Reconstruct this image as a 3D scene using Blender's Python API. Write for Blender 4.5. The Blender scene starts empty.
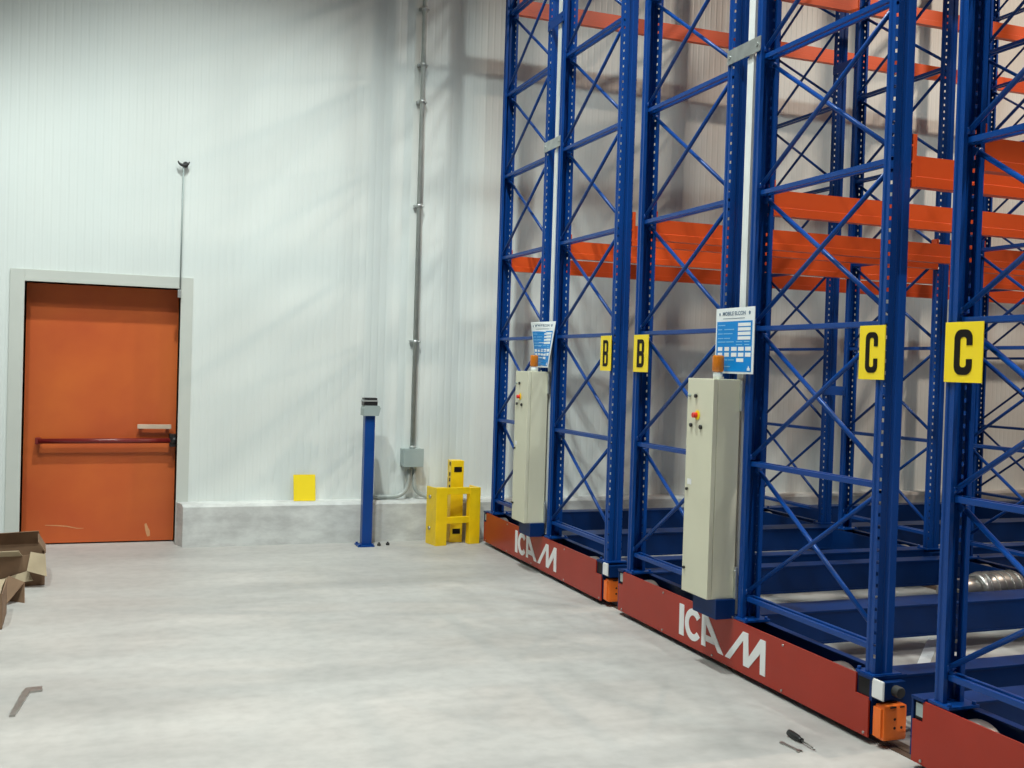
import bpy, bmesh, math, random
from mathutils import Vector, Matrix
random.seed(4)
scene = bpy.context.scene
col = scene.collection

# ------------------------------------------------------------------ materials
def new_mat(name):
    m = bpy.data.materials.new(name); m.use_nodes = True
    nt = m.node_tree
    b = nt.nodes['Principled BSDF']
    return m, nt, b

def mat(name, rgb, rough=0.5, metal=0.0, var=0.06, scale=6.0, bump=0.0, bscale=40.0, emit=None, spec=0.5):
    m, nt, b = new_mat(name)
    tc = nt.nodes.new('ShaderNodeTexCoord')
    nz = nt.nodes.new('ShaderNodeTexNoise'); nz.inputs['Scale'].default_value = scale; nz.inputs['Detail'].default_value = 4
    nt.links.new(tc.outputs['Object'], nz.inputs['Vector'])
    cr = nt.nodes.new('ShaderNodeValToRGB')
    cr.color_ramp.elements[0].position = 0.3; cr.color_ramp.elements[1].position = 0.7
    cr.color_ramp.elements[0].color = tuple(c*(1-var) for c in rgb)+(1,)
    cr.color_ramp.elements[1].color = tuple(min(1, c*(1+var)) for c in rgb)+(1,)
    nt.links.new(nz.outputs['Fac'], cr.inputs['Fac'])
    nt.links.new(cr.outputs['Color'], b.inputs['Base Color'])
    b.inputs['Roughness'].default_value = rough
    b.inputs['Metallic'].default_value = metal
    b.inputs['Specular IOR Level'].default_value = spec
    if bump:
        n2 = nt.nodes.new('ShaderNodeTexNoise'); n2.inputs['Scale'].default_value = bscale
        nt.links.new(tc.outputs['Object'], n2.inputs['Vector'])
        bp = nt.nodes.new('ShaderNodeBump'); bp.inputs['Strength'].default_value = bump; bp.inputs['Distance'].default_value = 0.01
        nt.links.new(n2.outputs['Fac'], bp.inputs['Height']); nt.links.new(bp.outputs['Normal'], b.inputs['Normal'])
    if emit:
        b.inputs['Emission Color'].default_value = tuple(emit[:3])+(1,); b.inputs['Emission Strength'].default_value = emit[3]
    return m

def floor_mat():
    m, nt, b = new_mat('smooth_concrete')
    L = nt.links.new
    tc = nt.nodes.new('ShaderNodeTexCoord')
    mp = nt.nodes.new('ShaderNodeMapping'); mp.inputs['Scale'].default_value = (0.35, 1.3, 1)
    L(tc.outputs['Object'], mp.inputs['Vector'])
    n1 = nt.nodes.new('ShaderNodeTexNoise'); n1.inputs['Scale'].default_value = 1.3; n1.inputs['Detail'].default_value = 5; n1.inputs['Roughness'].default_value = .6
    L(mp.outputs['Vector'], n1.inputs['Vector'])
    cr = nt.nodes.new('ShaderNodeValToRGB')
    cr.color_ramp.elements[0].position = .32; cr.color_ramp.elements[0].color = FLOOR_A+(1,)
    cr.color_ramp.elements[1].position = .66; cr.color_ramp.elements[1].color = FLOOR_B+(1,)
    L(n1.outputs['Fac'], cr.inputs['Fac'])
    n2 = nt.nodes.new('ShaderNodeTexNoise'); n2.inputs['Scale'].default_value = 14; n2.inputs['Detail'].default_value = 6
    L(tc.outputs['Object'], n2.inputs['Vector'])
    mx = nt.nodes.new('ShaderNodeMixRGB'); mx.blend_type = 'MULTIPLY'; mx.inputs[0].default_value = .35
    c2 = nt.nodes.new('ShaderNodeValToRGB'); c2.color_ramp.elements[0].position = .3; c2.color_ramp.elements[0].color = (.72, .72, .72, 1); c2.color_ramp.elements[1].position = .6
    L(n2.outputs['Fac'], c2.inputs['Fac']); L(cr.outputs['Color'], mx.inputs[1]); L(c2.outputs['Color'], mx.inputs[2])
    L(mx.outputs['Color'], b.inputs['Base Color'])
    rr = nt.nodes.new('ShaderNodeMapRange'); rr.inputs['To Min'].default_value = .42; rr.inputs['To Max'].default_value = .62
    L(n1.outputs['Fac'], rr.inputs['Value']); L(rr.outputs['Result'], b.inputs['Roughness'])
    b.inputs['Specular IOR Level'].default_value = .35
    return m

def door_mat():
    m, nt, b = new_mat('orange_door_paint')
    L = nt.links.new
    tc = nt.nodes.new('ShaderNodeTexCoord')
    n1 = nt.nodes.new('ShaderNodeTexNoise'); n1.inputs['Scale'].default_value = 1.6; n1.inputs['Detail'].default_value = 4
    L(tc.outputs['Object'], n1.inputs['Vector'])
    cr = nt.nodes.new('ShaderNodeValToRGB')
    cr.color_ramp.elements[0].position = .3; cr.color_ramp.elements[0].color = (.50, .085, .022, 1)
    cr.color_ramp.elements[1].position = .7; cr.color_ramp.elements[1].color = (.62, .135, .026, 1)
    L(n1.outputs['Fac'], cr.inputs['Fac']); L(cr.outputs['Color'], b.inputs['Base Color'])
    b.inputs['Roughness'].default_value = .42
    return m

def curb_mat():
    m, nt, b = new_mat('rough_kerb_concrete')
    L = nt.links.new
    tc = nt.nodes.new('ShaderNodeTexCoord')
    mp = nt.nodes.new('ShaderNodeMapping'); mp.inputs['Scale'].default_value = (1, 1, 2.2)
    L(tc.outputs['Object'], mp.inputs['Vector'])
    n1 = nt.nodes.new('ShaderNodeTexNoise'); n1.inputs['Scale'].default_value = 3.2; n1.inputs['Detail'].default_value = 6; n1.inputs['Roughness'].default_value = .65
    L(mp.outputs['Vector'], n1.inputs['Vector'])
    cr = nt.nodes.new('ShaderNodeValToRGB')
    cr.color_ramp.elements[0].position = .38; cr.color_ramp.elements[0].color = (.50, .50, .49, 1)
    cr.color_ramp.elements[1].position = .62; cr.color_ramp.elements[1].color = (.68, .69, .67, 1)
    L(n1.outputs['Fac'], cr.inputs['Fac']); L(cr.outputs['Color'], b.inputs['Base Color'])
    b.inputs['Roughness'].default_value = .7
    return m

FLOOR_A = (.385, .37, .352); FLOOR_B = (.52, .50, .475)
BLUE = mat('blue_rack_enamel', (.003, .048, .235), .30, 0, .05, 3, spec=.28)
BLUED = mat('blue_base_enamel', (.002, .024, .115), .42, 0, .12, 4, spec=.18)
ORANGE = mat('orange_beam_enamel', (.72, .085, .012), .38, 0, .06, 3)
RED = mat('red_panel_paint', (.36, .032, .017), .32, 0, .06, 4, spec=.25)
BUFF = mat('orange_sensor_housing', (.92, .18, .02), .42, 0, .05, 8)
YEL = mat('yellow_plate', (.95, .70, .010), .45, 0, .04, 4)
YELP = mat('yellow_guard_paint', (.90, .60, .006), .38, 0, .10, 6)
BLK = mat('black_lettering', (.010, .008, .007), .6, spec=.15)
BLKP = mat('black_plastic', (.012, .012, .013), .4)
WHT = mat('white_lettering', (.80, .80, .80), .5, 0, .03)
CREAM = mat('cream_cabinet_enamel', (.68, .66, .51), .45, 0, .03, 3)
GALV = mat('galvanised_steel', (.50, .52, .51), .42, .75, .12, 18)
GALVP = mat('grey_conduit_zinc', (.40, .43, .41), .45, .15, .12, 12)
GREYB = mat('grey_junction_box', (.33, .39, .38), .5, 0, .05, 8)
DGREY = mat('dark_rubber', (.03, .03, .03), .7)
STEEL = mat('worn_steel', (.42, .41, .39), .35, .9, .15, 14)
RUST = mat('rail_steel', (.16, .11, .08), .5, .6, .25, 20)
SIGNB = mat('sign_blue', (.003, .235, .66), .35, 0, .03, spec=.15)
SIGNW = mat('sign_white', (.82, .85, .86), .3, 0, .02)
SIGNL = mat('sign_light_blue', (.18, .50, .80), .35, 0, .02)
SIGNT = mat('sign_header_ink', (.10, .17, .26), .4, 0, .02)
AMBER = mat('amber_lens', (.55, .16, .012), .12, 0, .05, 8)
REDB = mat('red_button', (.7, .03, .02), .35)
DRED = mat('dark_red_bar', (.17, .014, .014), .3, 0, .05)
CARD = mat('brown_cardboard', (.22, .135, .08), .85, 0, .15, 8)
CARDL = mat('pale_cardboard', (.40, .32, .21), .85, 0, .12, 8)
WALL = mat('white_wall_panel', (.70, .74, .72), .38, 0, .025, .9)
WALLP = mat('plain_wall', (.25, .25, .24), .7, 0, .03, .8)
FRAMEM = mat('grey_door_frame', (.56, .58, .54), .45, 0, .03, 2)
CEIL = mat('ceiling_sheet', (.20, .21, .20), .7, 0, .03, .7)
FLOORM = floor_mat(); DOORM = door_mat(); CURBM = curb_mat()
CHIP = mat('bare_filler', (.62, .30, .14), .7, 0, .1, 20)
HOLE_SHADE = mat('recess_shade', (.008, .008, .010), .8)  # near-black colour standing in for the shade inside gaps, holes and recesses

# ------------------------------------------------------------------ mesh builder
class MB:
    def __init__(s): s.bm = bmesh.new()
    def face(s, pts):
        vs = [s.bm.verts.new(p) for p in pts]; return s.bm.faces.new(vs)
    def box(s, x0, x1, y0, y1, z0, z1, bev=0, mtx=None):
        r = bmesh.ops.create_cube(s.bm, size=1)
        vs = r['verts']
        for v in vs:
            v.co = Vector(((x0+x1)/2+v.co.x*(x1-x0), (y0+y1)/2+v.co.y*(y1-y0), (z0+z1)/2+v.co.z*(z1-z0)))
        if bev:
            es = list({e for v in vs for e in v.link_edges})
            g = bmesh.ops.bevel(s.bm, geom=es, offset=bev, segments=2, affect='EDGES', profile=.7)
            vs = list({v for f in g['faces'] for v in f.verts} | {v for v in vs if v.is_valid})
        if mtx is not None: bmesh.ops.transform(s.bm, matrix=mtx, verts=[v for v in vs if v.is_valid])
        return s
    def tube(s, pts, r, seg=10, caps=True):
        pts = [Vector(p) for p in pts]; rings = []
        up = None
        for i, p in enumerate(pts):
            d = (pts[min(i+1, len(pts)-1)]-pts[max(i-1, 0)]).normalized()
            if up is None:
                up = d.orthogonal().normalized()
            else:
                up = (up-d*up.dot(d)).normalized()
            w = d.cross(up)
            rr = r[i] if isinstance(r, (list, tuple)) else r
            rings.append([s.bm.verts.new(p+(up*math.cos(a)+w*math.sin(a))*rr) for a in [2*math.pi*k/seg for k in range(seg)]])
        for a, b in zip(rings, rings[1:]):
            for k in range(seg):
                f = s.bm.faces.new((a[k], a[(k+1) % seg], b[(k+1) % seg], b[k])); f.smooth = True
        if caps:
            s.bm.faces.new(rings[0][::-1]); s.bm.faces.new(rings[-1])
        return s
    def prism(s, poly, fn, d0, d1, holes=()):
        """poly 2D -> fn(a,b,d) -> 3D; extruded d0..d1 (holes via bridging strips not supported)"""
        A = [s.bm.verts.new(fn(a, b, d0)) for a, b in poly]; B = [s.bm.verts.new(fn(a, b, d1)) for a, b in poly]
        n = len(poly)
        s.bm.faces.new(A[::-1]); s.bm.faces.new(B)
        for i in range(n): s.bm.faces.new((A[i], A[(i+1) % n], B[(i+1) % n], B[i]))
        return s
    def strip(s, outer, inner, fn, d0, d1, closed=False):
        """ribbon solid between two equal-length polylines"""
        n = len(outer)
        Q = []
        for (a, b) in zip(outer, inner):
            Q.append([s.bm.verts.new(fn(a[0], a[1], d0)), s.bm.verts.new(fn(b[0], b[1], d0)), s.bm.verts.new(fn(b[0], b[1], d1)), s.bm.verts.new(fn(a[0], a[1], d1))])
        rng = range(n if closed else n-1)
        for i in rng:
            p, q = Q[i], Q[(i+1) % n]
            for k in range(4): s.bm.faces.new((p[k], p[(k+1) % 4], q[(k+1) % 4], q[k]))
        if not closed:
            s.bm.faces.new(Q[0][::-1]); s.bm.faces.new(Q[-1])
        return s
    def cyl(s, c, axis, r, h, seg=20, bev=0):
        c = Vector(c); d = {'x': Vector((1, 0, 0)), 'y': Vector((0, 1, 0)), 'z': Vector((0, 0, 1))}[axis] if isinstance(axis, str) else Vector(axis).normalized()
        if bev:
            return s.tube([c-d*h/2, c-d*(h/2-bev*.3), c-d*(h/2-bev), c+d*(h/2-bev), c+d*(h/2-bev*.3), c+d*h/2], [r-bev, r-bev*.3, r, r, r-bev*.3, r-bev], seg)
        return s.tube([c-d*h/2, c+d*h/2], r, seg)
    def sphere(s, c, r, sc=(1, 1, 1)):
        g = bmesh.ops.create_uvsphere(s.bm, u_segments=16, v_segments=10, radius=r)
        for v in g['verts']: v.co = Vector((v.co.x*sc[0], v.co.y*sc[1], v.co.z*sc[2]))+Vector(c)
        for f in {f for v in g['verts'] for f in v.link_faces}: f.smooth = True
        return s
    def mesh(s, name, m, org=(0, 0, 0)):
        o = Vector(org)
        for v in s.bm.verts: v.co -= o
        bmesh.ops.recalc_face_normals(s.bm, faces=s.bm.faces)
        me = bpy.data.meshes.new(name); s.bm.to_mesh(me); s.bm.free()
        me.materials.append(m)
        return me
    def build(s, name, m, parent=None, org=None):
        """verts given in world coordinates"""
        if org is None:
            org = parent['_o'] if parent is not None else None
        if org is None:
            xs = [v.co for v in s.bm.verts]
            org = (sum(v.x for v in xs)/len(xs), sum(v.y for v in xs)/len(xs), min(v.z for v in xs))
        org = tuple(org)
        o = bpy.data.objects.new(name, s.mesh(name, m, org)); col.objects.link(o)
        if parent is not None:
            o.parent = parent; po = parent['_o']
            o.location = tuple(org[i]-po[i] for i in range(3))
        else:
            o.location = org
        ORG[o.name] = org; o['_o'] = org
        return o
ORG = {}

def tag(o, label=None, cat=None, group=None, kind=None):
    if label: o['label'] = label
    if cat: o['category'] = cat
    if group: o['group'] = group
    if kind: o['kind'] = kind
    return o
def thing(name, loc, label, cat, group=None, kind=None):
    o = bpy.data.objects.new(name, None); col.objects.link(o); o.location = loc; o['_o'] = tuple(loc)
    o.empty_display_size = .2
    return tag(o, label, cat, group, kind)
def place(name, me, parent, loc, rz=0):
    o = bpy.data.objects.new(name, me); col.objects.link(o); o.parent = parent
    po = parent['_o']; o.location = tuple(loc[i]-po[i] for i in range(3)); o.rotation_euler = (0, 0, rz); o['_o'] = tuple(loc)
    return o
YZ = lambda X, sgn=-1: (lambda a, b, d: (X+sgn*d, a, b))      # polygon in the Y-Z plane, thickness towards -X

# ------------------------------------------------------------------ room
WY = 9.06                      # inner face of the back wall
XW0, XW1 = -7.0, 15.0
CEILZ = 9.4
def ribs(x0, x1, z0, z1, mb, pitch=.062):
    n = max(1, int(round((x1-x0)/pitch))); p = (x1-x0)/n
    prof = []
    for i in range(n):
        a = x0+i*p
        prof += [(a, 0), (a+p*.62, 0), (a+p*.74, .0013), (a+p*.88, .0013)]
    prof.append((x1, 0))
    lo = [mb.bm.verts.new((x, WY+d, z0)) for x, d in prof]; hi = [mb.bm.verts.new((x, WY+d, z1)) for x, d in prof]
    for i in range(len(prof)-1): mb.bm.faces.new((lo[i], lo[i+1], hi[i+1], hi[i]))
    mb.box(x0, x1, WY+.005, WY+.25, z0, z1)
DX0, DX1, DZ = -.715, .452, 2.105
w = MB(); ribs(XW0, DX0, 0, CEILZ, w); ribs(DX1, XW1, 0, CEILZ, w); ribs(DX0, DX1, DZ, CEILZ, w)
tag(w.build('wall_back', WALL, org=(0, WY, 0)), kind='structure')
tag(MB().box(XW0, XW1, -13, WY+.3, -.2, 0).build('floor', FLOORM, org=(0, 0, 0)), kind='structure')
tag(MB().box(XW0, XW1, -13, WY+.3, CEILZ, CEILZ+.2).build('ceiling', CEIL), kind='structure')
tag(MB().box(XW0-.2, XW0, -13, WY+.3, 0, CEILZ).build('wall_left', WALLP), kind='structure')
tag(MB().box(XW1, XW1+.2, -13, WY+.3, 0, CEILZ).build('wall_right', WALLP), kind='structure')
tag(MB().box(XW0, XW1, -13.2, -13, 0, CEILZ).build('wall_front', WALLP), kind='structure')
# low concrete kerb along the back wall
k = MB(); CF = 8.90; CX0 = .503
prof = [(CF, 0), (CF-.0, .325), (CF+.022, .348), (WY+.0, .352), (WY, 0)]
A = [k.bm.verts.new((CX0-(.052 if i > 2 else .008 if i == 2 else 0), y, z)) for i, (y, z) in enumerate(prof)]; B = [k.bm.verts.new((XW1, y, z)) for y, z in prof]
k.bm.faces.new(A[::-1]); k.bm.faces.new(B)
for i in range(5): k.bm.faces.new((A[i], A[(i+1) % 5], B[(i+1) % 5], B[i]))
tag(k.build('trim_1', CURBM, org=(CX0, CF, 0)), kind='structure')
# floor rails for the mobile bases
for n, x in enumerate((3.10, 5.71, 8.345)):
    r = MB().box(x-.05, x-.018, -1.5, 8.7, 0, .004).box(x-.012, x+.012, -1.5, 8.7, 0, .006).box(x+.018, x+.05, -1.5, 8.7, 0, .004)
    tag(r.build('trim_%d' % (n+2), RUST), kind='structure')

# door
DY = 9.22
door = thing('door_1', (0, DY, 0), None, None, kind='structure')
MB().box(DX0+.002, DX1-.005, DY, DY+.05, .012, DZ-.003, .002).build('door_leaf', DOORM, door)
fr = MB().box(DX0-.105, DX0, WY-.014, WY+.22, 0, DZ+.093, .003).box(DX1, DX1+.095, WY-.014, WY+.22, 0, DZ+.093, .003).box(DX0, DX1, WY-.014, WY+.2, DZ, DZ+.093, .003)
fr.build('door_frame', FRAMEM, door)
MB().box(DX0, DX1, DY+.051, DY+.09, 0, DZ).build('door_gap_shade', HOLE_SHADE, door)  # near-black sheet stands in for shade in the gap round the leaf
pb = MB().tube([(-.60, DY-.075, .842), (.425, DY-.075, .85)], .021, 14).build('push_bar', DRED, door)
MB().box(-.622, -.585, DY-.09, DY, .818, .868, .006).build('end_bracket', DRED, pb)
b_ = MB().box(.395, .446, DY-.095, DY, .80, .905, .008).cyl((.43, DY-.08, .852), 'x', .03, .05).build('latch_case', BLKP, pb)
tag(b_, 'black latch case')
hp = MB().box(.142, .408, DY-.062, DY-.035, .945, .982, .006).box(.155, .185, DY-.04, DY, .95, .977).box(.365, .395, DY-.04, DY, .95, .977)
tag(hp.build('pull_handle', mat('pale_handle', (.55, .42, .32), .4), door), 'pale pull handle')
ch = MB(); fy = lambda a, b, d: (a, DY-d, b)
ch.prism([(.217, .150), (.232, .158), (.246, .120), (.262, .092), (.262, .050), (.240, .046), (.226, .092)], fy, .0002, .0016)
ch.build('paint_chip', CHIP, door)
sc_ = MB(); sc_.strip([(-.54, .160), (-.45, .156), (-.38, .150), (-.30, .130), (-.25, .128)], [(-.54, .156), (-.45, .149), (-.38, .142), (-.30, .125), (-.25, .125)], fy, .0002, .0014)
sc_.build('scratch', CHIP, door)

# ------------------------------------------------------------------ rack kit (meshes shared by every copy)
POST_H = 6.6; PZ = .295
def post_mesh():
    half = [(-.033, .046, 0), (-.033, .053, 0), (-.0525, .053, 0), (-.0525, .040, 0), (-.047, .034, 0), (-.047, .024, 0), (-.0525, .018, 0), (-.0525, .008, 1), (-.0455, 0, 0), (-.038, 0, 0), (-.014, 0, 0), (-.009, .005, 0)]
    pts = [(x, y) for x, y, f in half]; fl = [f for x, y, f in half]
    pts += [(-x, y) for x, y in pts[::-1]]
    flags = fl[:-1]+[0]+fl[:-1][::-1]
    bm = bmesh.new(); zs = [0]
    n = int(POST_H/.05)
    for i in range(n):
        zs += [i*.05+.018, i*.05+.034]
    zs.append(POST_H)
    rows = [[bm.verts.new((x, y, z)) for x, y in pts] for z in zs]
    for i in range(len(zs)-1):
        slot = (i % 2 == 1) and i > 2
        for j in range(len(pts)-1):
            if slot and (flags[j] == 1 or (flags[j] == 2 and i % 4 == 1)): continue
            bm.faces.new((rows[i][j], rows[i][j+1], rows[i+1][j+1], rows[i+1][j]))
    bmesh.ops.recalc_face_normals(bm, faces=bm.faces)
    bmesh.ops.solidify(bm, geom=list(bm.faces), thickness=.003)
    me = bpy.data.meshes.new('post'); bm.to_mesh(me); bm.free(); me.materials.append(BLUE)
    return me
POST = post_mesh()
FD = 1.055                      # frame depth, front face to front face
BL = FD-.05                     # brace span
ROWZ = [.397+.692*i for i in range(9)]
m_ = MB()
for sx in (-1, 1):
    m_.box(sx*.021-.009, sx*.021+.009, -BL/2, BL/2, -.012, .012, .003)
for sy in (-1, 1):
    m_.box(-.03, .03, sy*(BL/2-.012)-.012, sy*(BL/2-.012)+.012, -.011, .011)
HBR = m_.mesh('horizontal_brace', BLUE)
def diag(sgn, x):
    dz = .692-.07
    a = Vector((x, -sgn*(BL/2-.02), -dz/2)); b = Vector((x, sgn*(BL/2-.02), dz/2))
    m = MB().tube([a, b], .0115, 8)
    for p in (a, b): m.cyl(p, 'x', .016, .03, 10)
    return m.mesh('diagonal_brace', BLUE)
DG1 = diag(-1, -.023)           # near side: rises towards the aisle post
DG2 = diag(1, .023)
def beam_mesh(L):
    m = MB(); hz = .13
    p = [(-.025, 0), (.025, 0), (.025, .042), (.022, .044), (.022, hz), (-.022, hz), (-.022, .044), (-.025, .042)]
    m.prism(p, lambda a, b, d: (d, a, b), 0, L)
    return m.mesh('beam', ORANGE)
def conn_mesh():
    m = MB().box(0, .022, -.027, .027, -.005, .22, .003)
    for z in (.03, .10, .17): m.cyl((.0, -.012, z), 'y', .006, .034, 8)
    return m.mesh('connector', ORANGE)
CONN = conn_mesh()
XC = [3.063+2.625*i for i in range(4)]
GAPB = XC[1]-XC[0]-.105
BEAM = beam_mesh(GAPB-.012)
BEAME = BEAM
LV = [2.365, 4.55]

LOGO = [  # traced on the red panel of the middle base, in Y and Z
 [(5.202, .245), (5.151, .245), (5.147, .072), (5.199, .072)],
 [(4.957, .243), (4.896, .243), (4.735, .073), (4.786, .073), (4.823, .104), (4.910, .104), (4.910, .073), (4.957, .073)],
 [(4.719, .073), (4.557, .243), (4.510, .243), (4.500, .138), (4.401, .243), (4.356, .243), (4.353, .070), (4.397, .070), (4.400, .173), (4.496, .073), (4.546, .073), (4.553, .188), (4.671, .073)],
]
AHOLE = [(4.914, .195), (4.857, .137), (4.914, .137)]
def logo_mesh(mb, dy, X):
    fn = lambda a, b, d: (X-d, a+dy, b)
    mb.prism(LOGO[0], fn, 0, .0025)
    # A in three strokes so that its counter stays open
    mb.prism([(4.957, .243), (4.914, .243), (4.914, .073), (4.957, .073)], fn, 0, .0025)
    mb.prism([(4.913, .243), (4.897, .243), (4.735, .073), (4.786, .073), (4.913, .195)], fn, 0, .0025)
    mb.prism([(4.913, .137), (4.853, .137), (4.823, .104), (4.913, .104)], fn, 0, .0025)
    # C
    cy, cz, ro, ri = 5.048, .158, .088, .046
    o, i_ = [], []
    for q in range(25):
        a = math.radians(38+q*(284/24))
        o.append((cy-ro*1.02*math.cos(a), cz+ro*math.sin(a))); i_.append((cy-ri*1.05*math.cos(a), cz+ri*1.12*math.sin(a)))
    mb.strip(o, i_, fn, 0, .0025)
    # M as slanting strokes
    M = [[(4.719, .073), (4.671, .073), (4.510, .243), (4.557, .243)],
         [(4.553, .238), (4.510, .243), (4.496, .073), (4.546, .073)],
         [(4.546, .073), (4.498, .073), (4.356, .215), (4.401, .243)],
         [(4.401, .243), (4.356, .243), (4.353, .070), (4.397, .070)]]
    for n, p in enumerate(M): mb.prism(p, fn, 0, .0025+.0003*n)

PX = 2.99                       # outer face of the red panels
def make_rack(Y0, fronts, dy, nrows, levels, label, bay_ext):
    """Y0 = far end of the base; fronts = the four post-face lines, far to near"""
    Y1 = Y0-2.39
    ym = (fronts[1]+fronts[2])/2
    root = thing('mobile_pallet_rack', (3.0, (Y0+Y1)/2, 0), label, 'pallet rack', 'mobile racks on floor rails')
    XE = XC[nrows-1]+.12
    # base: long beams and cross channels
    for y0, y1 in ((Y1, Y1+.13), (ym-.062, ym+.15), (Y0-.13, Y0)):
        m = MB()
        m.box(3.16, XE, y0, y1, .272, .284, .002)
        m.box(3.16, XE, y0+.004, y0+.012, .115, .272); m.box(3.16, XE, y1-.012, y1-.004, .115, .272)
        m.box(3.16, XE, y0, y1, .105, .117)
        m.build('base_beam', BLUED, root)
    for i in range(nrows):
        x = XC[i]
        m = MB()
        m.box(x-.061, x-.051, Y1+.002, Y0-.002, .045, .275, .002); m.box(x+.075, x+.085, Y1+.002, Y0-.002, .045, .275, .002)
        m.box(x+.06, x+.10, Y1+.1, Y0-.1, .268, .277)
        m.box(x-.055, x+.08, Y1+.012, Y0-.012, .045, .055)
        for y in (Y1, Y0-.012): m.box(x-.061, x+.11, y, y+.012, .045, .275)
        for f in fronts: m.box(x-.055, x+.075, f-.05, f+.05, .2, .272)
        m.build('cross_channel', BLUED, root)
        for y in (Y1+.28, ym, Y0-.28):
            wm = MB().cyl((x, y, .136), 'x', .133, .055, 36, .006).cyl((x, y, .136), 'x', .03, .12, 14)
            wm.build('wheel', STEEL, root)
    # red end panel, notched at both upper ends
    pz0, pz1, nz, ny = .03, .282, .198, .092
    pol = [(Y1+.006, pz0), (Y0-.006, pz0), (Y0-.006, nz), (Y0-ny+.03, nz), (Y0-ny+.03, pz1), (Y1+ny, pz1), (Y1+ny, nz), (Y1+.006, nz)]
    pan = MB().prism(pol, YZ(PX+.008), 0, .008).build('end_panel', RED, root)
    lb = MB(); logo_mesh(lb, dy, PX); tag(lb.build('lettering', WHT, pan), 'white ICAM lettering')
    for y in (Y1+.03, Y1+.62, Y1+1.25, Y1+1.8, Y0-.06):
        for z in (.045, .262):
            if z > .2 and (y < Y1+ny or y > Y0-ny): continue
            MB().cyl((PX-.002, y, z), 'x', .006, .006, 8).build('screw', STEEL, pan)
    # near-corner bracket with reflector, bumper and orange obstacle sensor
    br = MB().box(2.985, 3.17, Y1-.015, Y1+.075, .278, .292, .002).box(2.995, 3.17, Y1-.012, Y1+.006, .19, .28)
    br.box(2.993, 3.0, Y1-.012, Y1+.006, .19, .28)
    br.build('corner_bracket', BLUED, root)
    MB().box(3.0, 3.006, Y1+.008, Y1+.086, .2, .276).build('recess_shade_plate', HOLE_SHADE, root)  # flat near-black plate, painted as the shade inside the bracket
    tag(MB().box(2.990, 2.993, Y1-.078, Y1-.012, .212, .285, .001).box(2.993, 2.998, Y1-.08, Y1-.01, .208, .288).build('reflector', WHT, root), 'white square reflector')
    bm_ = MB().cyl((3.085, Y1-.045, .236), 'y', .024, .07, 20, .005).build('bumper', DGREY, root)
    ob = MB().box(3.01, 3.128, Y1-.07, Y1-.012, .035, .183, .012)
    ob.box(3.0, 3.03, Y1-.06, Y1-.012, .045, .17, .004)
    ob = tag(ob.build('obstacle_sensor', BUFF, root), 'orange obstacle sensor box')
    for x, z in ((3.065, .125), (3.065, .088), (3.100, .088)): MB().cyl((x, Y1-.0705, z), 'y', .006, .002, 10).build('screw_hole', HOLE_SHADE, ob)
    hm = MB()
    hm.box(3.04, 3.07, Y1-.072, Y1-.069, .172, .178); hm.box(3.09, 3.112, Y1-.072, Y1-.069, .172, .178)
    hm.build('top_slot', HOLE_SHADE, ob)
    # far-corner bracket with a small pale reflector
    MB().box(2.985, 3.17, Y0-.07, Y0+.0, .278, .292, .002).box(2.992, 3.17, Y0-.008, Y0+.004, .05, .28).build('corner_bracket', BLUED, root)
    MB().box(3.0, 3.006, Y0-.088, Y0-.01, .2, .276).build('recess_shade_plate', HOLE_SHADE, root)  # dark plate again, shade of the cavity put into its colour
    tag(MB().box(2.992, 3.0, Y0-.062, Y0-.022, .215, .268, .001).build('reflector', GREYB, root), 'grey square reflector')
    # upright frames
    for (fa, fb) in ((fronts[0], fronts[1]), (fronts[2], fronts[3])):
        for i in range(nrows):
            x = XC[i]; yc = (fa+fb)/2
            uf = thing('upright_frame', (x, yc, PZ), None, None); uf.parent = root
            uf.location = tuple((x, yc, PZ)[q]-root['_o'][q] for q in range(3))
            for ya_, yb_, yy in ((fa-.10, fa+.012, fa-.09), (fb-.012, fb+.10, fb+.09)):
                fp = MB().box(x-.066, x+.085, ya_, yb_, .284, .296, .002)
                for xx in (x-.054, x+.066): fp.cyl((xx, yy, .302), 'z', .009, .014, 6)
                fp.build('foot_plate', BLUE, uf)
            place('post', POST, uf, (x, fa, PZ), math.pi)
            place('post', POST, uf, (x, fb, PZ), 0)
            for z in ROWZ: place('horizontal_brace', HBR, uf, (x, yc, z))
            for z in ROWZ[:-1]:
                place('diagonal_brace', DG1, uf, (x, yc, z+.346)); place('diagonal_brace', DG2, uf, (x, yc, z+.346))
    # beams
    for k_, f in enumerate(fronts):
        if k_ not in levels: continue
        s = -1 if k_ % 2 == 0 else 1           # body lies behind the face line
        for lz in LV:
            for b in range(nrows-1+bay_ext):
                bo = place('beam', BEAM, root, (XC[b]+.0585, f+s*.027, lz))
                for c_o in (place('connector', CONN, bo, (XC[b]+.0535, f+s*.027, lz)), place('connector', CONN, bo, (XC[b+1]-.0535, f+s*.027, lz), math.pi)):
                    if s < 0: c_o.scale = (.3, 1, .82)
    # spacers between the two back-to-back frames
    ya, yb = fronts[1]+.055, fronts[2]-.055
    for i in range(nrows):
        zz = [(3.23, GALV if i == 0 else BLUE), (4.15, BLUE)] if i == 0 else [(1.43, BLUE), (4.15, BLUE)]
        for z, mm in zz:
            sp = MB().box(XC[i]-.060, XC[i]-.0535, yb+.005, ya-.005, z-.038, z+.038, .002)
            for y in (ya-.03, yb+.03): sp.cyl((XC[i]-.062, y, z), 'x', .010, .008, 6)
            o = sp.build('row_spacer', mm, root)
            if mm is GALV: tag(o, 'galvanised spacer plate')
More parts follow.
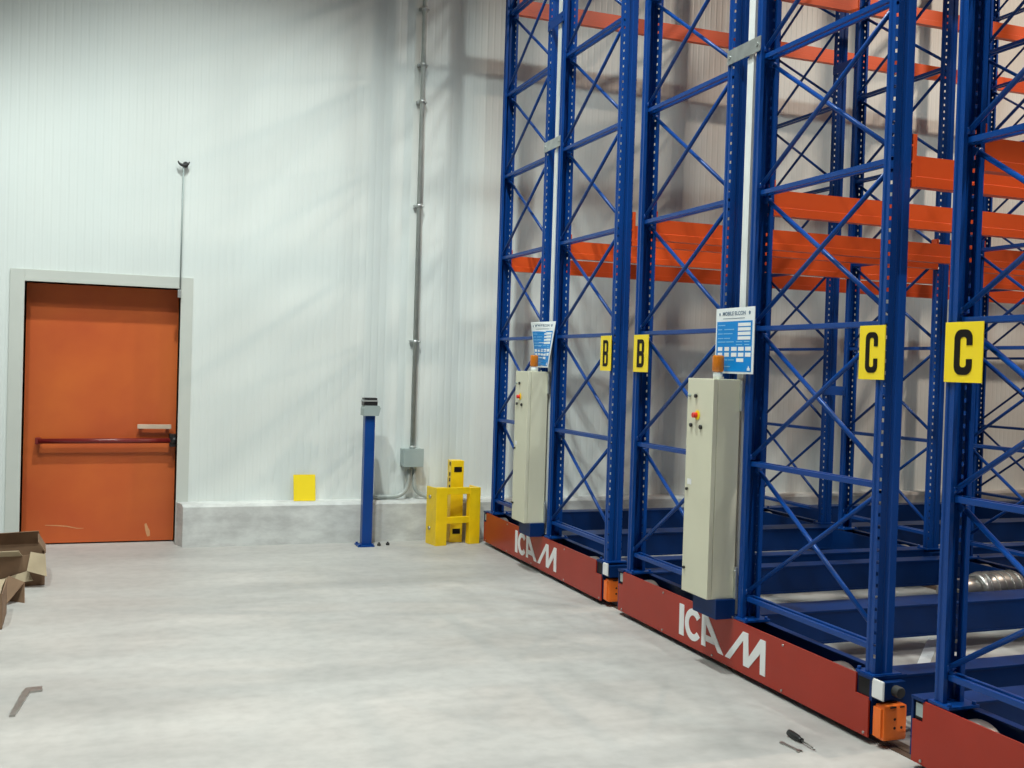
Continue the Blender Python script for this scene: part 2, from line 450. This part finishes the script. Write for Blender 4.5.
    if dy is not None:
        dc = ym-.05
        m = MB()
        for z0, z1 in ((.30, 3.185), (3.275, 6.5)):
            m.box(3.018, 3.024, dc-.028, dc+.028, z0, z1).box(3.024, 3.05, dc-.028, dc-.024, z0, z1).box(3.024, 3.05, dc+.024, dc+.028, z0, z1)
        m.box(3.024, 3.03, dc-.022, dc+.022, 3.185, 3.275)
        tag(m
            .build('cable_channel', mat('pale_channel', (.74, .76, .75), .35), root), 'galvanised cable channel')
    # travel motor with gearbox behind the middle beam
    if bay_ext == 0 and nrows == 3 and dy == 0:
        mt = MB().cyl((5.28, 5.20, .225), 'x', .105, .34, 28, .02).cyl((5.03, 5.20, .225), 'x', .075, .16, 24, .01).cyl((4.90, 5.20, .225), 'x', .03, .14, 16)
        for x in (5.16, 5.22, 5.28, 5.34, 5.40): mt.cyl((x, 5.20, .225), 'x', .112, .012, 28)
        mt.box(5.0, 5.42, 5.12, 5.28, .06, .16)
        tag(mt.build('travel_motor', STEEL, root), 'grey travel motor')
    return root

F2 = [5.920, 4.865, 4.656, 3.600]
make_rack(8.62, [f+2.597 for f in F2], 2.638, 4, (0, 2, 3), 'farthest blue pallet rack, standing closest to the white back wall and the yellow guard', 0)
make_rack(5.985, F2, 0, 3, (0, 2, 3), 'middle blue pallet rack on a lettered red base, with cabinet and plates B and C', 0)
make_rack(3.345, [f-2.666 for f in F2], None if False else -2.65, 3, (0, 3), 'nearest blue pallet rack at the right edge, cut off by the picture', 0)

# ------------------------------------------------------------------ control cabinets
def cabinet(ym, label):
    x0, x1, y0, y1, z0, z1 = 2.84, 3.000, ym-.088, ym+.172, .385, 1.518
    c = thing('control_cabinet', ((x0+x1)/2, (y0+y1)/2, z0), label, 'control cabinet', 'cabinets on the rack ends')
    MB().box(x0+.028, x1, y0, y1, z0, z1, .004).build('body', CREAM, c)
    d = MB().box(x0, x0+.026, y0, y1, z0, z1, .004).build('front_cover', CREAM, c)
    def btn(name, m, y, z, r, h=.012, col_=None, lab=None):
        o = MB().cyl((x0-h/2, y, z), 'x', r, h, 18, min(.003, r*.3)).build(name, m, col_ or d)
        if lab: tag(o, lab)
        return o
    yy = lambda u: y1-u*(y1-y0)
    btn('pilot_lamp', GREYB, yy(.12), 1.425, .008)
    btn('push_button', BLKP, yy(.36), 1.425, .011, lab='black push button')
    es = btn('emergency_stop', YEL, yy(.42), 1.325, .026, .004, lab='red emergency stop on a yellow disc')
    btn('mushroom_head', REDB, yy(.40), 1.325, .014, .028, es, 'red mushroom head')
    btn('push_button', BLKP, yy(.20), 1.27, .011, lab='black push button'); btn('push_button', BLKP, yy(.58), 1.265, .012, lab='black push button')
    MB().box(x0-.001, x0+.001, yy(.26), yy(.10), .955, .985).build('sticker', WHT, d)
    btn('lock', BLKP, yy(.12), .93, .008); btn('lock', BLKP, yy(.10), .51, .008)
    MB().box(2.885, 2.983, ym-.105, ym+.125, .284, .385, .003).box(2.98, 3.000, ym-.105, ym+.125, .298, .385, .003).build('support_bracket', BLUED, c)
    bx, by = 2.925, ym+.016
    bb = MB().cyl((bx, by, z1+.018), 'z', .024, .036, 18).build('beacon_base', SIGNW, c)
    ln = MB().cyl((bx, by, z1+.080), 'z', .031, .088, 24, .01).build('beacon_lens', AMBER, c); tag(ln, 'amber beacon lens')
    for za, zb in ((1.355, 1.515), (.385, .55)):
        br = MB().box(x1-.006, x1+.006, y0-.022, y0+.02, za, zb, .002).cyl((x1-.008, y0-.011, zb-.02), 'x', .006, .006, 8)
        tag(br.build('mounting_bracket', GALV, c), 'galvanised mounting bracket')
    return c
YM2 = (F2[1]+F2[2])/2
cabinet(YM2+2.610, 'farther narrow cream control cabinet, between the wall and the plates B')
cabinet(YM2, 'nearer narrow cream control cabinet, above the large white lettering')

# ------------------------------------------------------------------ information signs
def text_mesh(txt, fn, name, m, parent, bold=0):
    cu = bpy.data.curves.new('t', 'FONT'); cu.body = txt; cu.size = 1; cu.align_x = 'LEFT'; cu.offset = bold
    ob = bpy.data.objects.new('t', cu); col.objects.link(ob)
    dg = bpy.context.evaluated_depsgraph_get(); dg.update()
    me = bpy.data.meshes.new_from_object(ob.evaluated_get(dg))
    bpy.data.objects.remove(ob)
    xs = [v.co.x for v in me.vertices]; ys = [v.co.y for v in me.vertices]
    a, b, c, d = min(xs), max(xs), min(ys), max(ys)
    po = parent['_o']
    for v in me.vertices:
        p = fn((v.co.x-a)/(b-a), (v.co.y-c)/(d-c)); v.co = Vector((p[0]-po[0], p[1]-po[1], p[2]-po[2]))
    me.materials.clear(); me.materials.append(m)
    o = bpy.data.objects.new(name, me); col.objects.link(o); o.parent = parent
    return o
def sign(yc, zc, wd, ht, phi_b, phi_t, label):
    X = 2.982
    def P(u, v, off):
        ph = math.radians(phi_b+(phi_t-phi_b)*v); s = (u-.5)*wd
        return (X+math.sin(ph)*s-math.cos(ph)*off, yc-math.cos(ph)*s-math.sin(ph)*off, zc+(v-.5)*ht)
    sg = thing('information_sign', (X, yc, zc-ht/2), label, 'sign', 'signs over the control cabinets')
    def patch(mb, u0, u1, v0, v1, off0, off1, n=8):
        A = []
        for i in range(n+1):
            v = v0+(v1-v0)*i/n
            A.append([mb.bm.verts.new(P(*q)) for q in ((u0, v, off0), (u1, v, off0), (u1, v, off1), (u0, v, off1))])
        for a, b in zip(A, A[1:]):
            for k in range(4): mb.bm.faces.new((a[k], a[(k+1) % 4], b[(k+1) % 4], b[k]))
        mb.bm.faces.new(A[0][::-1]); mb.bm.faces.new(A[-1])
    m = MB(); patch(m, 0, 1, 0, 1, 0, .004, 12); m.build('panel', SIGNW, sg)
    m = MB(); patch(m, .035, .955, .03, .795, .0045, .0055, 12); f = m.build('blue_field', SIGNB, sg); tag(f, 'blue printed field')
    def pbuild(name, mt_, *q):
        m = MB(); patch(m, *q); m.build(name, mt_, sg)
    for v in (.715, .647, .58, .512): pbuild('blank_box', SIGNW, .60, .92, v, v+.05, .006, .0065, 2)
    for v in (.345, .257):
        for u0, u1 in ((.08, .20), (.26, .38), (.44, .58), (.62, .76), (.80, .94)): pbuild('blank_box', SIGNW, u0, u1, v, v+.06, .006, .0065, 2)
    pbuild('blank_box', SIGNW, .58, .76, .178, .232, .006, .0065, 2)
    m = MB(); m.prism([(.86, .05), (.93, .05), (.93, .085), (.91, .09), (.905, .115), (.885, .115), (.88, .09), (.86, .085)], lambda p, q, d: P(p, q, d), .006, .0065)
    m.build('corner_emblem', SIGNW, sg)
    for v, ws in ((.73, ((.07, .26),)), (.665, ((.07, .18), (.24, .50))), (.60, ((.07, .20), (.22, .46))), (.53, ((.07, .22), (.24, .40))),
                  (.475, ((.07, .28), (.30, .50), (.56, .72), (.76, .90))), (.43, ((.56, .72), (.78, .9))), (.20, ((.26, .34), (.36, .52))), (.10, ((.10, .22), (.26, .42)))):
        for a, b in ws: pbuild('printed_line', SIGNL, a, b, v, v+.014, .006, .0065, 1)
    text_mesh('MOBILE ELCON', lambda u, v: P(.18+u*.60, .885+v*.06, .0055), 'heading', SIGNT, sg, .02)
    pbuild('underline', SIGNT, .19, .76, .836, .843, .0045, .0055, 1)
    for u, v, r in ((.10, .91, .024), (.88, .915, .030)):
        m = MB(); m.prism([(u, v+r), (u+r*.8, v+r*.3), (u+r*.5, v-r), (u-r*.5, v-r), (u-r*.8, v+r*.3)], lambda p, q, d: P(p, q, d), .0045, .0055)
        m.build('emblem', SIGNT, sg)
    st = MB().box(X+.004, 3.008, yc-.02, yc+.02, zc-ht*.1, zc+ht*.1).build('standoff', GALV, sg)
sign(4.715, 1.719, .362, .342, 0, 0, 'nearer flat blue and white information sign, between plates B and C')
sign(7.365, 1.722, .362, .345, -8, 9, 'farther blue and white information sign, curled narrower towards its bottom edge')

# ------------------------------------------------------------------ letter plates
def rr(cx, cz, hw, hh, r, n=6):
    P = []
    for q, (sx, sz) in enumerate(((1, 1), (-1, 1), (-1, -1), (1, -1))):
        for i in range(n+1):
            a = math.radians(90*q+90*i/n)
            P.append((cx+sx*(hw-r)+r*math.cos(a), cz+sz*(hh-r)+r*math.sin(a)))
    return P
def plate(letter, y0, y1, label, z0=1.541, z1=1.772, X=3.004):
    y0 *= .9915; y1 *= .9915
    p = thing('letter_plate', (X, (y0+y1)/2, z0), label, 'plate', 'yellow letter plates on the rack posts')
    MB().box(X-.004, X, y0, y1, z0, z1, .001).build('panel', YEL, p)
    w_ = (y1-y0); cy, cz = (y0+y1)/2-.0*w_, (z0+z1)/2
    fn = lambda a, b, d: (X-.004-d, cy-a, cz+b)          # a to the right
    hh, hw, t = (z1-z0)*.375, w_*.235, w_*.15
    m = MB()
    if letter == 'C':
        o = rr(0, 0, hw, hh, hw*.75); i_ = rr(0, 0, hw-t, hh-t, (hw-t)*.75)
        n = 7
        # outline runs right-top, left-top, left-bottom, right-bottom; stop short of the right side
        a0 = [(hw, hh*.30)]; b0 = [(hw-t, hh*.30)]
        a1 = [(hw, -hh*.30)]; b1 = [(hw-t, -hh*.30)]
        m.strip(a0+o+a1, b0+i_+b1, fn, .0003, .0022)
    else:
        m.prism([(-hw, hh), (-hw+t, hh), (-hw+t, -hh), (-hw, -hh)], fn, .0003, .0022)
        for c0, h0 in ((hh*.5, hh*.5), (-hh*.5, hh*.5)):
            lo, hi = c0-h0-(t*.35 if c0 > 0 else 0), c0+h0+(t*.35 if c0 < 0 else 0)
            H = (hi-lo)/2; c_ = (hi+lo)/2; r = hw*.7
            o = [(-hw+t, c_+H)]; i_ = [(-hw+t, c_+H-t*.85)]
            for k in range(7):
                a = math.radians(90-90*k/6); o.append((hw-r+r*math.cos(a), c_+H-r+r*math.sin(a))); i_.append((hw-r+(r-t)*math.cos(a)*1.0, c_+H-r+max(.0, (r-t*.85))*math.sin(a)))
            for k in range(7):
                a = math.radians(-90*k/6); o.append((hw-r+r*math.cos(a), c_-H+r+r*math.sin(a))); i_.append((hw-r+(r-t)*math.cos(a), c_-H+r+max(0., (r-t*.85))*math.sin(a)))
            o.append((-hw+t, c_-H)); i_.append((-hw+t, c_-H+t*.85))
            m.strip(o, i_, fn, .0003, .0022 if c0 > 0 else .0024)
    m.build('letter', BLK, p)
    return p
plate('B', 6.272, 6.435, 'smaller yellow plate B, left of the two side by side')
plate('B', 5.752, 5.948, 'yellow plate B on the far post of the middle rack', 1.540, 1.770)
plate('C', 3.622, 3.786, 'narrower yellow plate C on the near post of the middle rack')
plate('C', 3.082, 3.276, 'largest yellow plate C, on the post nearest the camera')

# ------------------------------------------------------------------ yellow plate leaning on the kerb
pl = MB().box(1.404, 1.590, -.002, .002, 0, .225, .0008, mtx=Matrix.Translation((0, 8.992, .3515)) @ Matrix.Rotation(math.radians(-13), 4, 'X'))
tag(pl.build('blank_plate', YEL), 'blank yellow plate leaning on the white wall above the kerb', 'plate')

# ------------------------------------------------------------------ sensor post
PXc, PYc = 1.980, 8.745
sp = thing('sensor_post', (PXc, PYc, 0), 'slim blue post with a grey sensor head standing before the kerb', 'sensor post')
MB().box(PXc-.043, PXc+.043, PYc-.043, PYc+.043, .012, 1.105, .006).build('post', BLUE, sp)
bp_ = MB().box(PXc-.085, PXc+.055, PYc-.10, PYc+.06, 0, .012, .002)
for x in (-.068, .040):
    for y in (-.08, .04): bp_.cyl((PXc+x, PYc+y, .018), 'z', .011, .014, 6)
bp_.build('base_plate', BLUE, sp)
hd = MB().prism([(-.060, 1.100), (.066, 1.100), (.082, 1.165), (.068, 1.185), (-.05, 1.185), (-.060, 1.16)], lambda a, b, d: (PXc+a, PYc-.07+d, b), 0, .14)
h_ = tag(hd.build('sensor_head', GREYB, sp), 'grey sensor head')
MB().box(PXc-.058, PXc+.058, PYc-.055, PYc+.055, 1.185, 1.218, .006).build('dark_window', BLKP, h_)
tag(MB().box(PXc-.062, PXc+.060, PYc-.06, PYc+.06, 1.218, 1.232, .004).build('cap', GALV, h_), 'shiny cap')
MB().box(PXc-.055, PXc+.055, PYc-.05, PYc+.05, 1.232, 1.250, .006).build('top_cover', BLKP, h_)
for x, y in ((2.085, 8.70), (2.165, 8.72)):
    tag(MB().cyl((x, y, .009), 'z', .016, .018, 6).cyl((x, y, .022), 'z', .007, .012, 8).build('anchor_bolt', DGREY), ('anchor bolt sticking out of the floor closer to the blue post foot' if x < 2.1 else 'anchor bolt sticking out of the floor farther from the blue post foot'), 'bolt')

# ------------------------------------------------------------------ conduit, junction box
jb = thing('junction_box', (2.432, WY, .645), 'grey square junction box on the white wall below the conduit', 'junction box')
MB().box(2.339, 2.516, WY-.125, WY, .645, .800, .006).build('body', GREYB, jb)
MB().box(2.336, 2.519, WY-.133, WY-.125, .642, .803, .003).build('cover', GREYB, jb)
gl = MB()
for x in (2.405, 2.455): gl.cyl((x, WY-.06, .632), 'z', .02, .028, 14)
gl.cyl((2.432, WY-.06, .812), 'z', .026, .026, 16)
gl.build('cable_gland', GALVP, jb)
cd = thing('wall_conduit', (2.432, WY-.04, .82), 'long vertical grey conduit pipe running up the white wall', 'conduit')
MB().tube([(2.432, WY-.06, .824), (2.432, WY-.06, CEILZ-.01)], .021, 14).build('pipe', GALVP, cd)
for z in (1.743, 2.938, 3.852, 4.176, 4.666, 5.6, 6.6):
    MB().box(2.392, 2.475, WY-.03, WY, z-.012, z+.012).cyl((2.432, WY-.06, z), 'z', .027, .028, 14).cyl((2.47, WY-.045, z), 'x', .008, .02, 8).build('clamp', GALV, cd)
def bend(x0, x1, name, label):
    s = 1 if x1 > x0 else -1; R = .13
    pts = [(x0, WY-.06, .617), (x0, WY-.06, .375+R)]
    for q in range(1, 8):
        a = math.radians(90*q/7); pts.append((x0+s*R*(1-math.cos(a)), WY-.06, .375+R-R*math.sin(a)))
    pts.append((x1, WY-.06, .375))
    tag(MB().tube(pts, .019, 12).build(name, GALVP), label, 'conduit')
bend(2.405, 2.06, 'conduit_elbow', 'bent conduit from the junction box, turning left along the kerb top')
bend(2.455, 2.80, 'conduit_elbow', 'bent conduit from the junction box, turning right behind the yellow guard')

# ------------------------------------------------------------------ yellow guard and the post behind it
G = Matrix.Translation((2.575, 8.59, 0)) @ Matrix.Rotation(math.radians(9), 4, 'Z')
gd = thing('post_guard', (2.60, 8.575, 0), 'low yellow steel guard frame with two legs before the corner', 'guard')
def gbox(name, *a, **kw):
    lab = kw.pop('lab', None)
    o = MB().box(*a, .004, mtx=G).build(name, YELP, gd)
    if lab: tag(o, lab)
    return o
gbox('leg', -.03, .075, 0, .07, 0, .495)
gbox('leg', .292, .395, 0, .07, 0, .49)
gbox('crossbar', .075, .292, .008, .05, .435, .493)
gbox('crossbar', .075, .292, .008, .05, .185, .240)
gbox('side_plate', -.03, -.018, .07, .20, 0, .495)
gbox('side_plate', .383, .395, .07, .20, 0, .49)
m = MB()
for z in (.14, .41): m.cyl((-.034, .12, z), 'x', .016, .012, 8)
bmesh.ops.transform(m.bm, matrix=G, verts=m.bm.verts); m.build('bolt', STEEL, gd)
rp = thing('yellow_post', (2.775, 8.80, 0), 'taller yellow square post with black bands behind the guard frame', 'post')
MB().box(2.72, 2.835, 8.745, 8.86, 0, .715, .005).build('body', YELP, rp)
for z in (.615, .075): tag(MB().box(2.745, 2.815, 8.7425, 8.7455, z, z+.045).build('black_band', BLK, rp), 'black band')
m = MB()
for z in (.47, .53, .58, .67): m.box(2.7185, 2.7205, 8.77, 8.80, z, z+.03)
m.build('slot', HOLE_SHADE, rp)

# ------------------------------------------------------------------ pull cord above the door
pc = thing('pull_cord', (.447, WY-.03, 2.1), 'thin grey cord hanging from a hook above the orange door corner', 'cord')
MB().tube([(.447, WY-.035, 3.115), (.444, WY-.035, 2.10)], .006, 8).build('cord', GREYB, pc)
m = MB(); pts = []
for q in range(13):
    a = math.radians(200+q*(140/12)); pts.append((.447+.048*math.cos(a), WY-.04, 3.158+.05*math.sin(a)))
m.tube(pts, [.004+.009*math.sin(math.pi*(q/12)) for q in range(13)], 10)
m.cyl((.462, WY-.02, 3.118), 'y', .022, .04, 14)
tag(m.build('hook', DGREY, pc), 'dark crescent hook')
MB().box(.425, .452, WY-.05, WY-.029, 2.03, 2.095, .004).build('end_block', GALV, pc)

# ------------------------------------------------------------------ cardboard at the left edge
def flap(mb, a, b, c, d, t=.006):
    p = [Vector(q) for q in (a, b, c, d)]; n = (p[1]-p[0]).cross(p[3]-p[0]).normalized()*t
    A = [mb.bm.verts.new(q) for q in p]; B = [mb.bm.verts.new(q+n) for q in p]
    mb.bm.faces.new(A[::-1]); mb.bm.faces.new(B)
    for i in range(4): mb.bm.faces.new((A[i], A[(i+1) % 4], B[(i+1) % 4], B[i]))
def carton(loc, rz, sx, sy, sz, label, flaps):
    c = thing('cardboard_box', loc, label, 'box')
    M = Matrix.Translation(loc) @ Matrix.Rotation(rz, 4, 'Z')
    m = MB(); t = .006
    m.box(-sx, 0, 0, sy, 0, t).box(-sx, 0, 0, t, 0, sz).box(-sx, 0, sy-t, sy, 0, sz).box(-t, 0, t, sy-t, 0, sz).box(-sx, -sx+t, t, sy-t, 0, sz)
    bmesh.ops.transform(m.bm, matrix=M, verts=m.bm.verts); m.build('body', CARD, c)
    for q, light in flaps:
        m = MB(); flap(m, *q); bmesh.ops.transform(m.bm, matrix=M, verts=m.bm.verts)
        tag(m.build('flap', CARDL if light else CARD, c), 'pale cardboard flap' if light else None)
    return c
carton((-.44, 7.62, 0), math.radians(4), .62, .46, .205, 'torn open cardboard box by the orange door corner, flaps hanging out',
    [(((-.62, .0, .205), (-.14, .0, .205), (-.16, -.10, .255), (-.60, -.11, .255)), True),
     (((-.50, .46, .205), (-.02, .46, .205), (-.04, .42, .30), (-.48, .42, .285)), False),
     (((.0, .05, .205), (.0, .40, .205), (-.045, .38, .285), (-.045, .07, .275)), False),
     (((.0, -.01, .205), (-.09, -.01, .225), (-.11, -.09, .115), (.01, -.10, .075)), True),
     (((-.10, -.008, .10), (-.34, -.012, .03), (-.36, -.06, .001), (-.07, -.06, .045)), True)])
carton((-.585, 6.44, 0), math.radians(2), .60, .42, .20, 'cardboard box at the left edge, nearer the camera, mostly cut off',
    [(((-.58, .0, .20), (-.01, .0, .20), (-.01, .2, .212), (-.58, .2, .212)), True),
     (((-.58, .42, .20), (-.01, .42, .20), (-.01, .215, .212), (-.58, .215, .212)), True)])
pb_ = MB(); flap(pb_, (-.62, 7.18, 0), (-.52, 7.10, 0), (-.525, 7.13, .12), (-.62, 7.20, .15)); flap(pb_, (-.525, 7.13, .12), (-.62, 7.20, .15), (-.70, 7.12, .02), (-.62, 7.05, .002))
tag(pb_.build('cardboard_scrap', CARD), 'folded brown cardboard scrap on the floor between the two boxes', 'cardboard')

# ------------------------------------------------------------------ tools on the floor
a, b = Vector((2.726, 3.785, .016)), Vector((2.722, 3.600, .010)); d = (b-a).normalized()
sd = thing('screwdriver', (2.724, 3.69, 0), 'screwdriver with a dark handle lying on the pale floor', 'screwdriver')
tag(MB().tube([a, a+d*.006, a+d*.03, a+d*.07, a+d*.085, a+d*.098], [.008, .014, .0155, .0145, .010, .011], 14).build('handle', BLKP, sd), 'dark handle')
MB().tube([a+d*.098, a+d*.17, a+d*.186, a+d*.192], [.0035, .0033, .005, .002], 10).build('blade', STEEL, sd)
a, b = Vector((2.640, 3.715, .005)), Vector((2.655, 3.600, .005)); d = (b-a).normalized(); n = Vector((-d.y, d.x, 0))
m = MB(); fnw = lambda u, v, h: tuple(a+d*u+n*v+Vector((0, 0, h-.004)))
L_ = (b-a).length
m.prism([(.0, .007), (.012, .010), (.022, .005), (L_-.024, .0045), (L_-.014, .012), (L_-.0, .013), (L_+.004, .006), (L_-.008, .004), (L_-.008, -.004), (L_+.004, -.006), (L_, -.013), (L_-.014, -.012), (L_-.024, -.0045), (.022, -.005), (.012, -.010), (0, -.007), (-.004, 0)], fnw, 0, .006)
tag(m.build('spanner', STEEL), 'small steel spanner lying beside the screwdriver', 'spanner')
m = MB(); m.prism([(-.408, 4.88), (-.385, 4.88), (-.352, 5.20), (-.30, 5.215), (-.305, 5.27), (-.372, 5.265), (-.385, 5.20)], lambda u, v, h: (u, v, h), .0005, .010)
tag(m.build('metal_offcut', STEEL), 'hooked metal offcut lying alone on the floor at lower left', 'metal')
a, b = Vector((4.56, 4.94, .012)), Vector((4.05, 4.47, .006)); d = (b-a).normalized(); n = Vector((-d.y, d.x, 0))
m = MB(); m.prism([(0, -.03), (.70, -.03), (.70, .03), (0, .03)], lambda u, v, h: tuple(a+d*u+n*v+Vector((0, 0, h-.006*u/.7-.01))), 0, .012)
tag(m.build('floor_strip', SIGNW), 'pale flat strip on the floor behind the nearest C post', 'strip')

# ------------------------------------------------------------------ lights
def spot(name, loc, power, angle, blend, rad, colr, aim=None):
    l = bpy.data.lights.new(name, 'SPOT'); l.energy = power; l.spot_size = math.radians(angle); l.spot_blend = blend
    l.shadow_soft_size = rad; l.color = colr
    o = bpy.data.objects.new(name, l); col.objects.link(o); o.location = loc
    if aim: o.rotation_euler = (Vector(aim)-Vector(loc)).to_track_quat('-Z', 'Y').to_euler()
    return o
COOL = (.91, 1.0, .96); NEUT = (1.0, .95, .90); WARM = (1.0, .80, .64)
spot('bay_or_fill_lamp', (6.5, 2.0, 8.9), 850, 128, .12, .26, COOL)
spot('bay_or_fill_lamp', (2.6, 1.2, 9.2), 420, 122, .15, .2, COOL)  # unseen fill, added to brighten the upper wall without rack shadows
spot('bay_or_fill_lamp', (.6, 4.9, 9.2), 2300, 88, .35, .14, COOL)
spot('bay_or_fill_lamp', (-2.0, 2.6, 9.2), 1500, 106, .25, .08, COOL)
spot('bay_or_fill_lamp', (4.2, -4.0, 9.2), 1700, 118, .3, .16, NEUT)  # fill added behind the camera for general brightness, no known fixture
spot('bay_or_fill_lamp', (11.5, 3.5, 9.2), 2000, 150, .4, .16, WARM)
spot('bay_or_fill_lamp', (-4.5, -6.0, 9.2), 350, 118, .3, .16, NEUT)  # weak added fill, out of view behind the camera to the left
wd = bpy.data.worlds.new('hall_air'); scene.world = wd; wd.use_nodes = True
bgn = wd.node_tree.nodes['Background']; bgn.inputs[0].default_value = (.9, .95, .93, 1); bgn.inputs[1].default_value = .02

# ------------------------------------------------------------------ camera (calibrated on the rack lines)
yaw, pitch, roll, f = .35666632, -.01661976, .03041065, 1052.0953
fw = Vector((math.sin(yaw)*math.cos(pitch), math.cos(yaw)*math.cos(pitch), math.sin(pitch)))
r0 = Vector((math.cos(yaw), -math.sin(yaw), 0)); u0 = r0.cross(fw)
c_, s_ = math.cos(roll), math.sin(roll)
r = r0*c_+u0*s_; u = u0*c_-r0*s_
cam = bpy.data.cameras.new('camera'); co = bpy.data.objects.new('camera', cam); col.objects.link(co)
M = Matrix((r, u, -fw)).transposed().to_4x4(); M.translation = Vector((0, 0, 1.55))
co.matrix_world = M
cam.sensor_fit = 'HORIZONTAL'; cam.sensor_width = 36; cam.lens = f*36/1024
cam.clip_start = .05; cam.clip_end = 100
scene.camera = co
vs = scene.view_settings
vs.view_transform = 'Standard'; vs.look = 'None'; vs.gamma = 1; vs.use_curve_mapping = False
vs.exposure = -0.05
for o in bpy.data.objects:
    if '_o' in o: del o['_o']
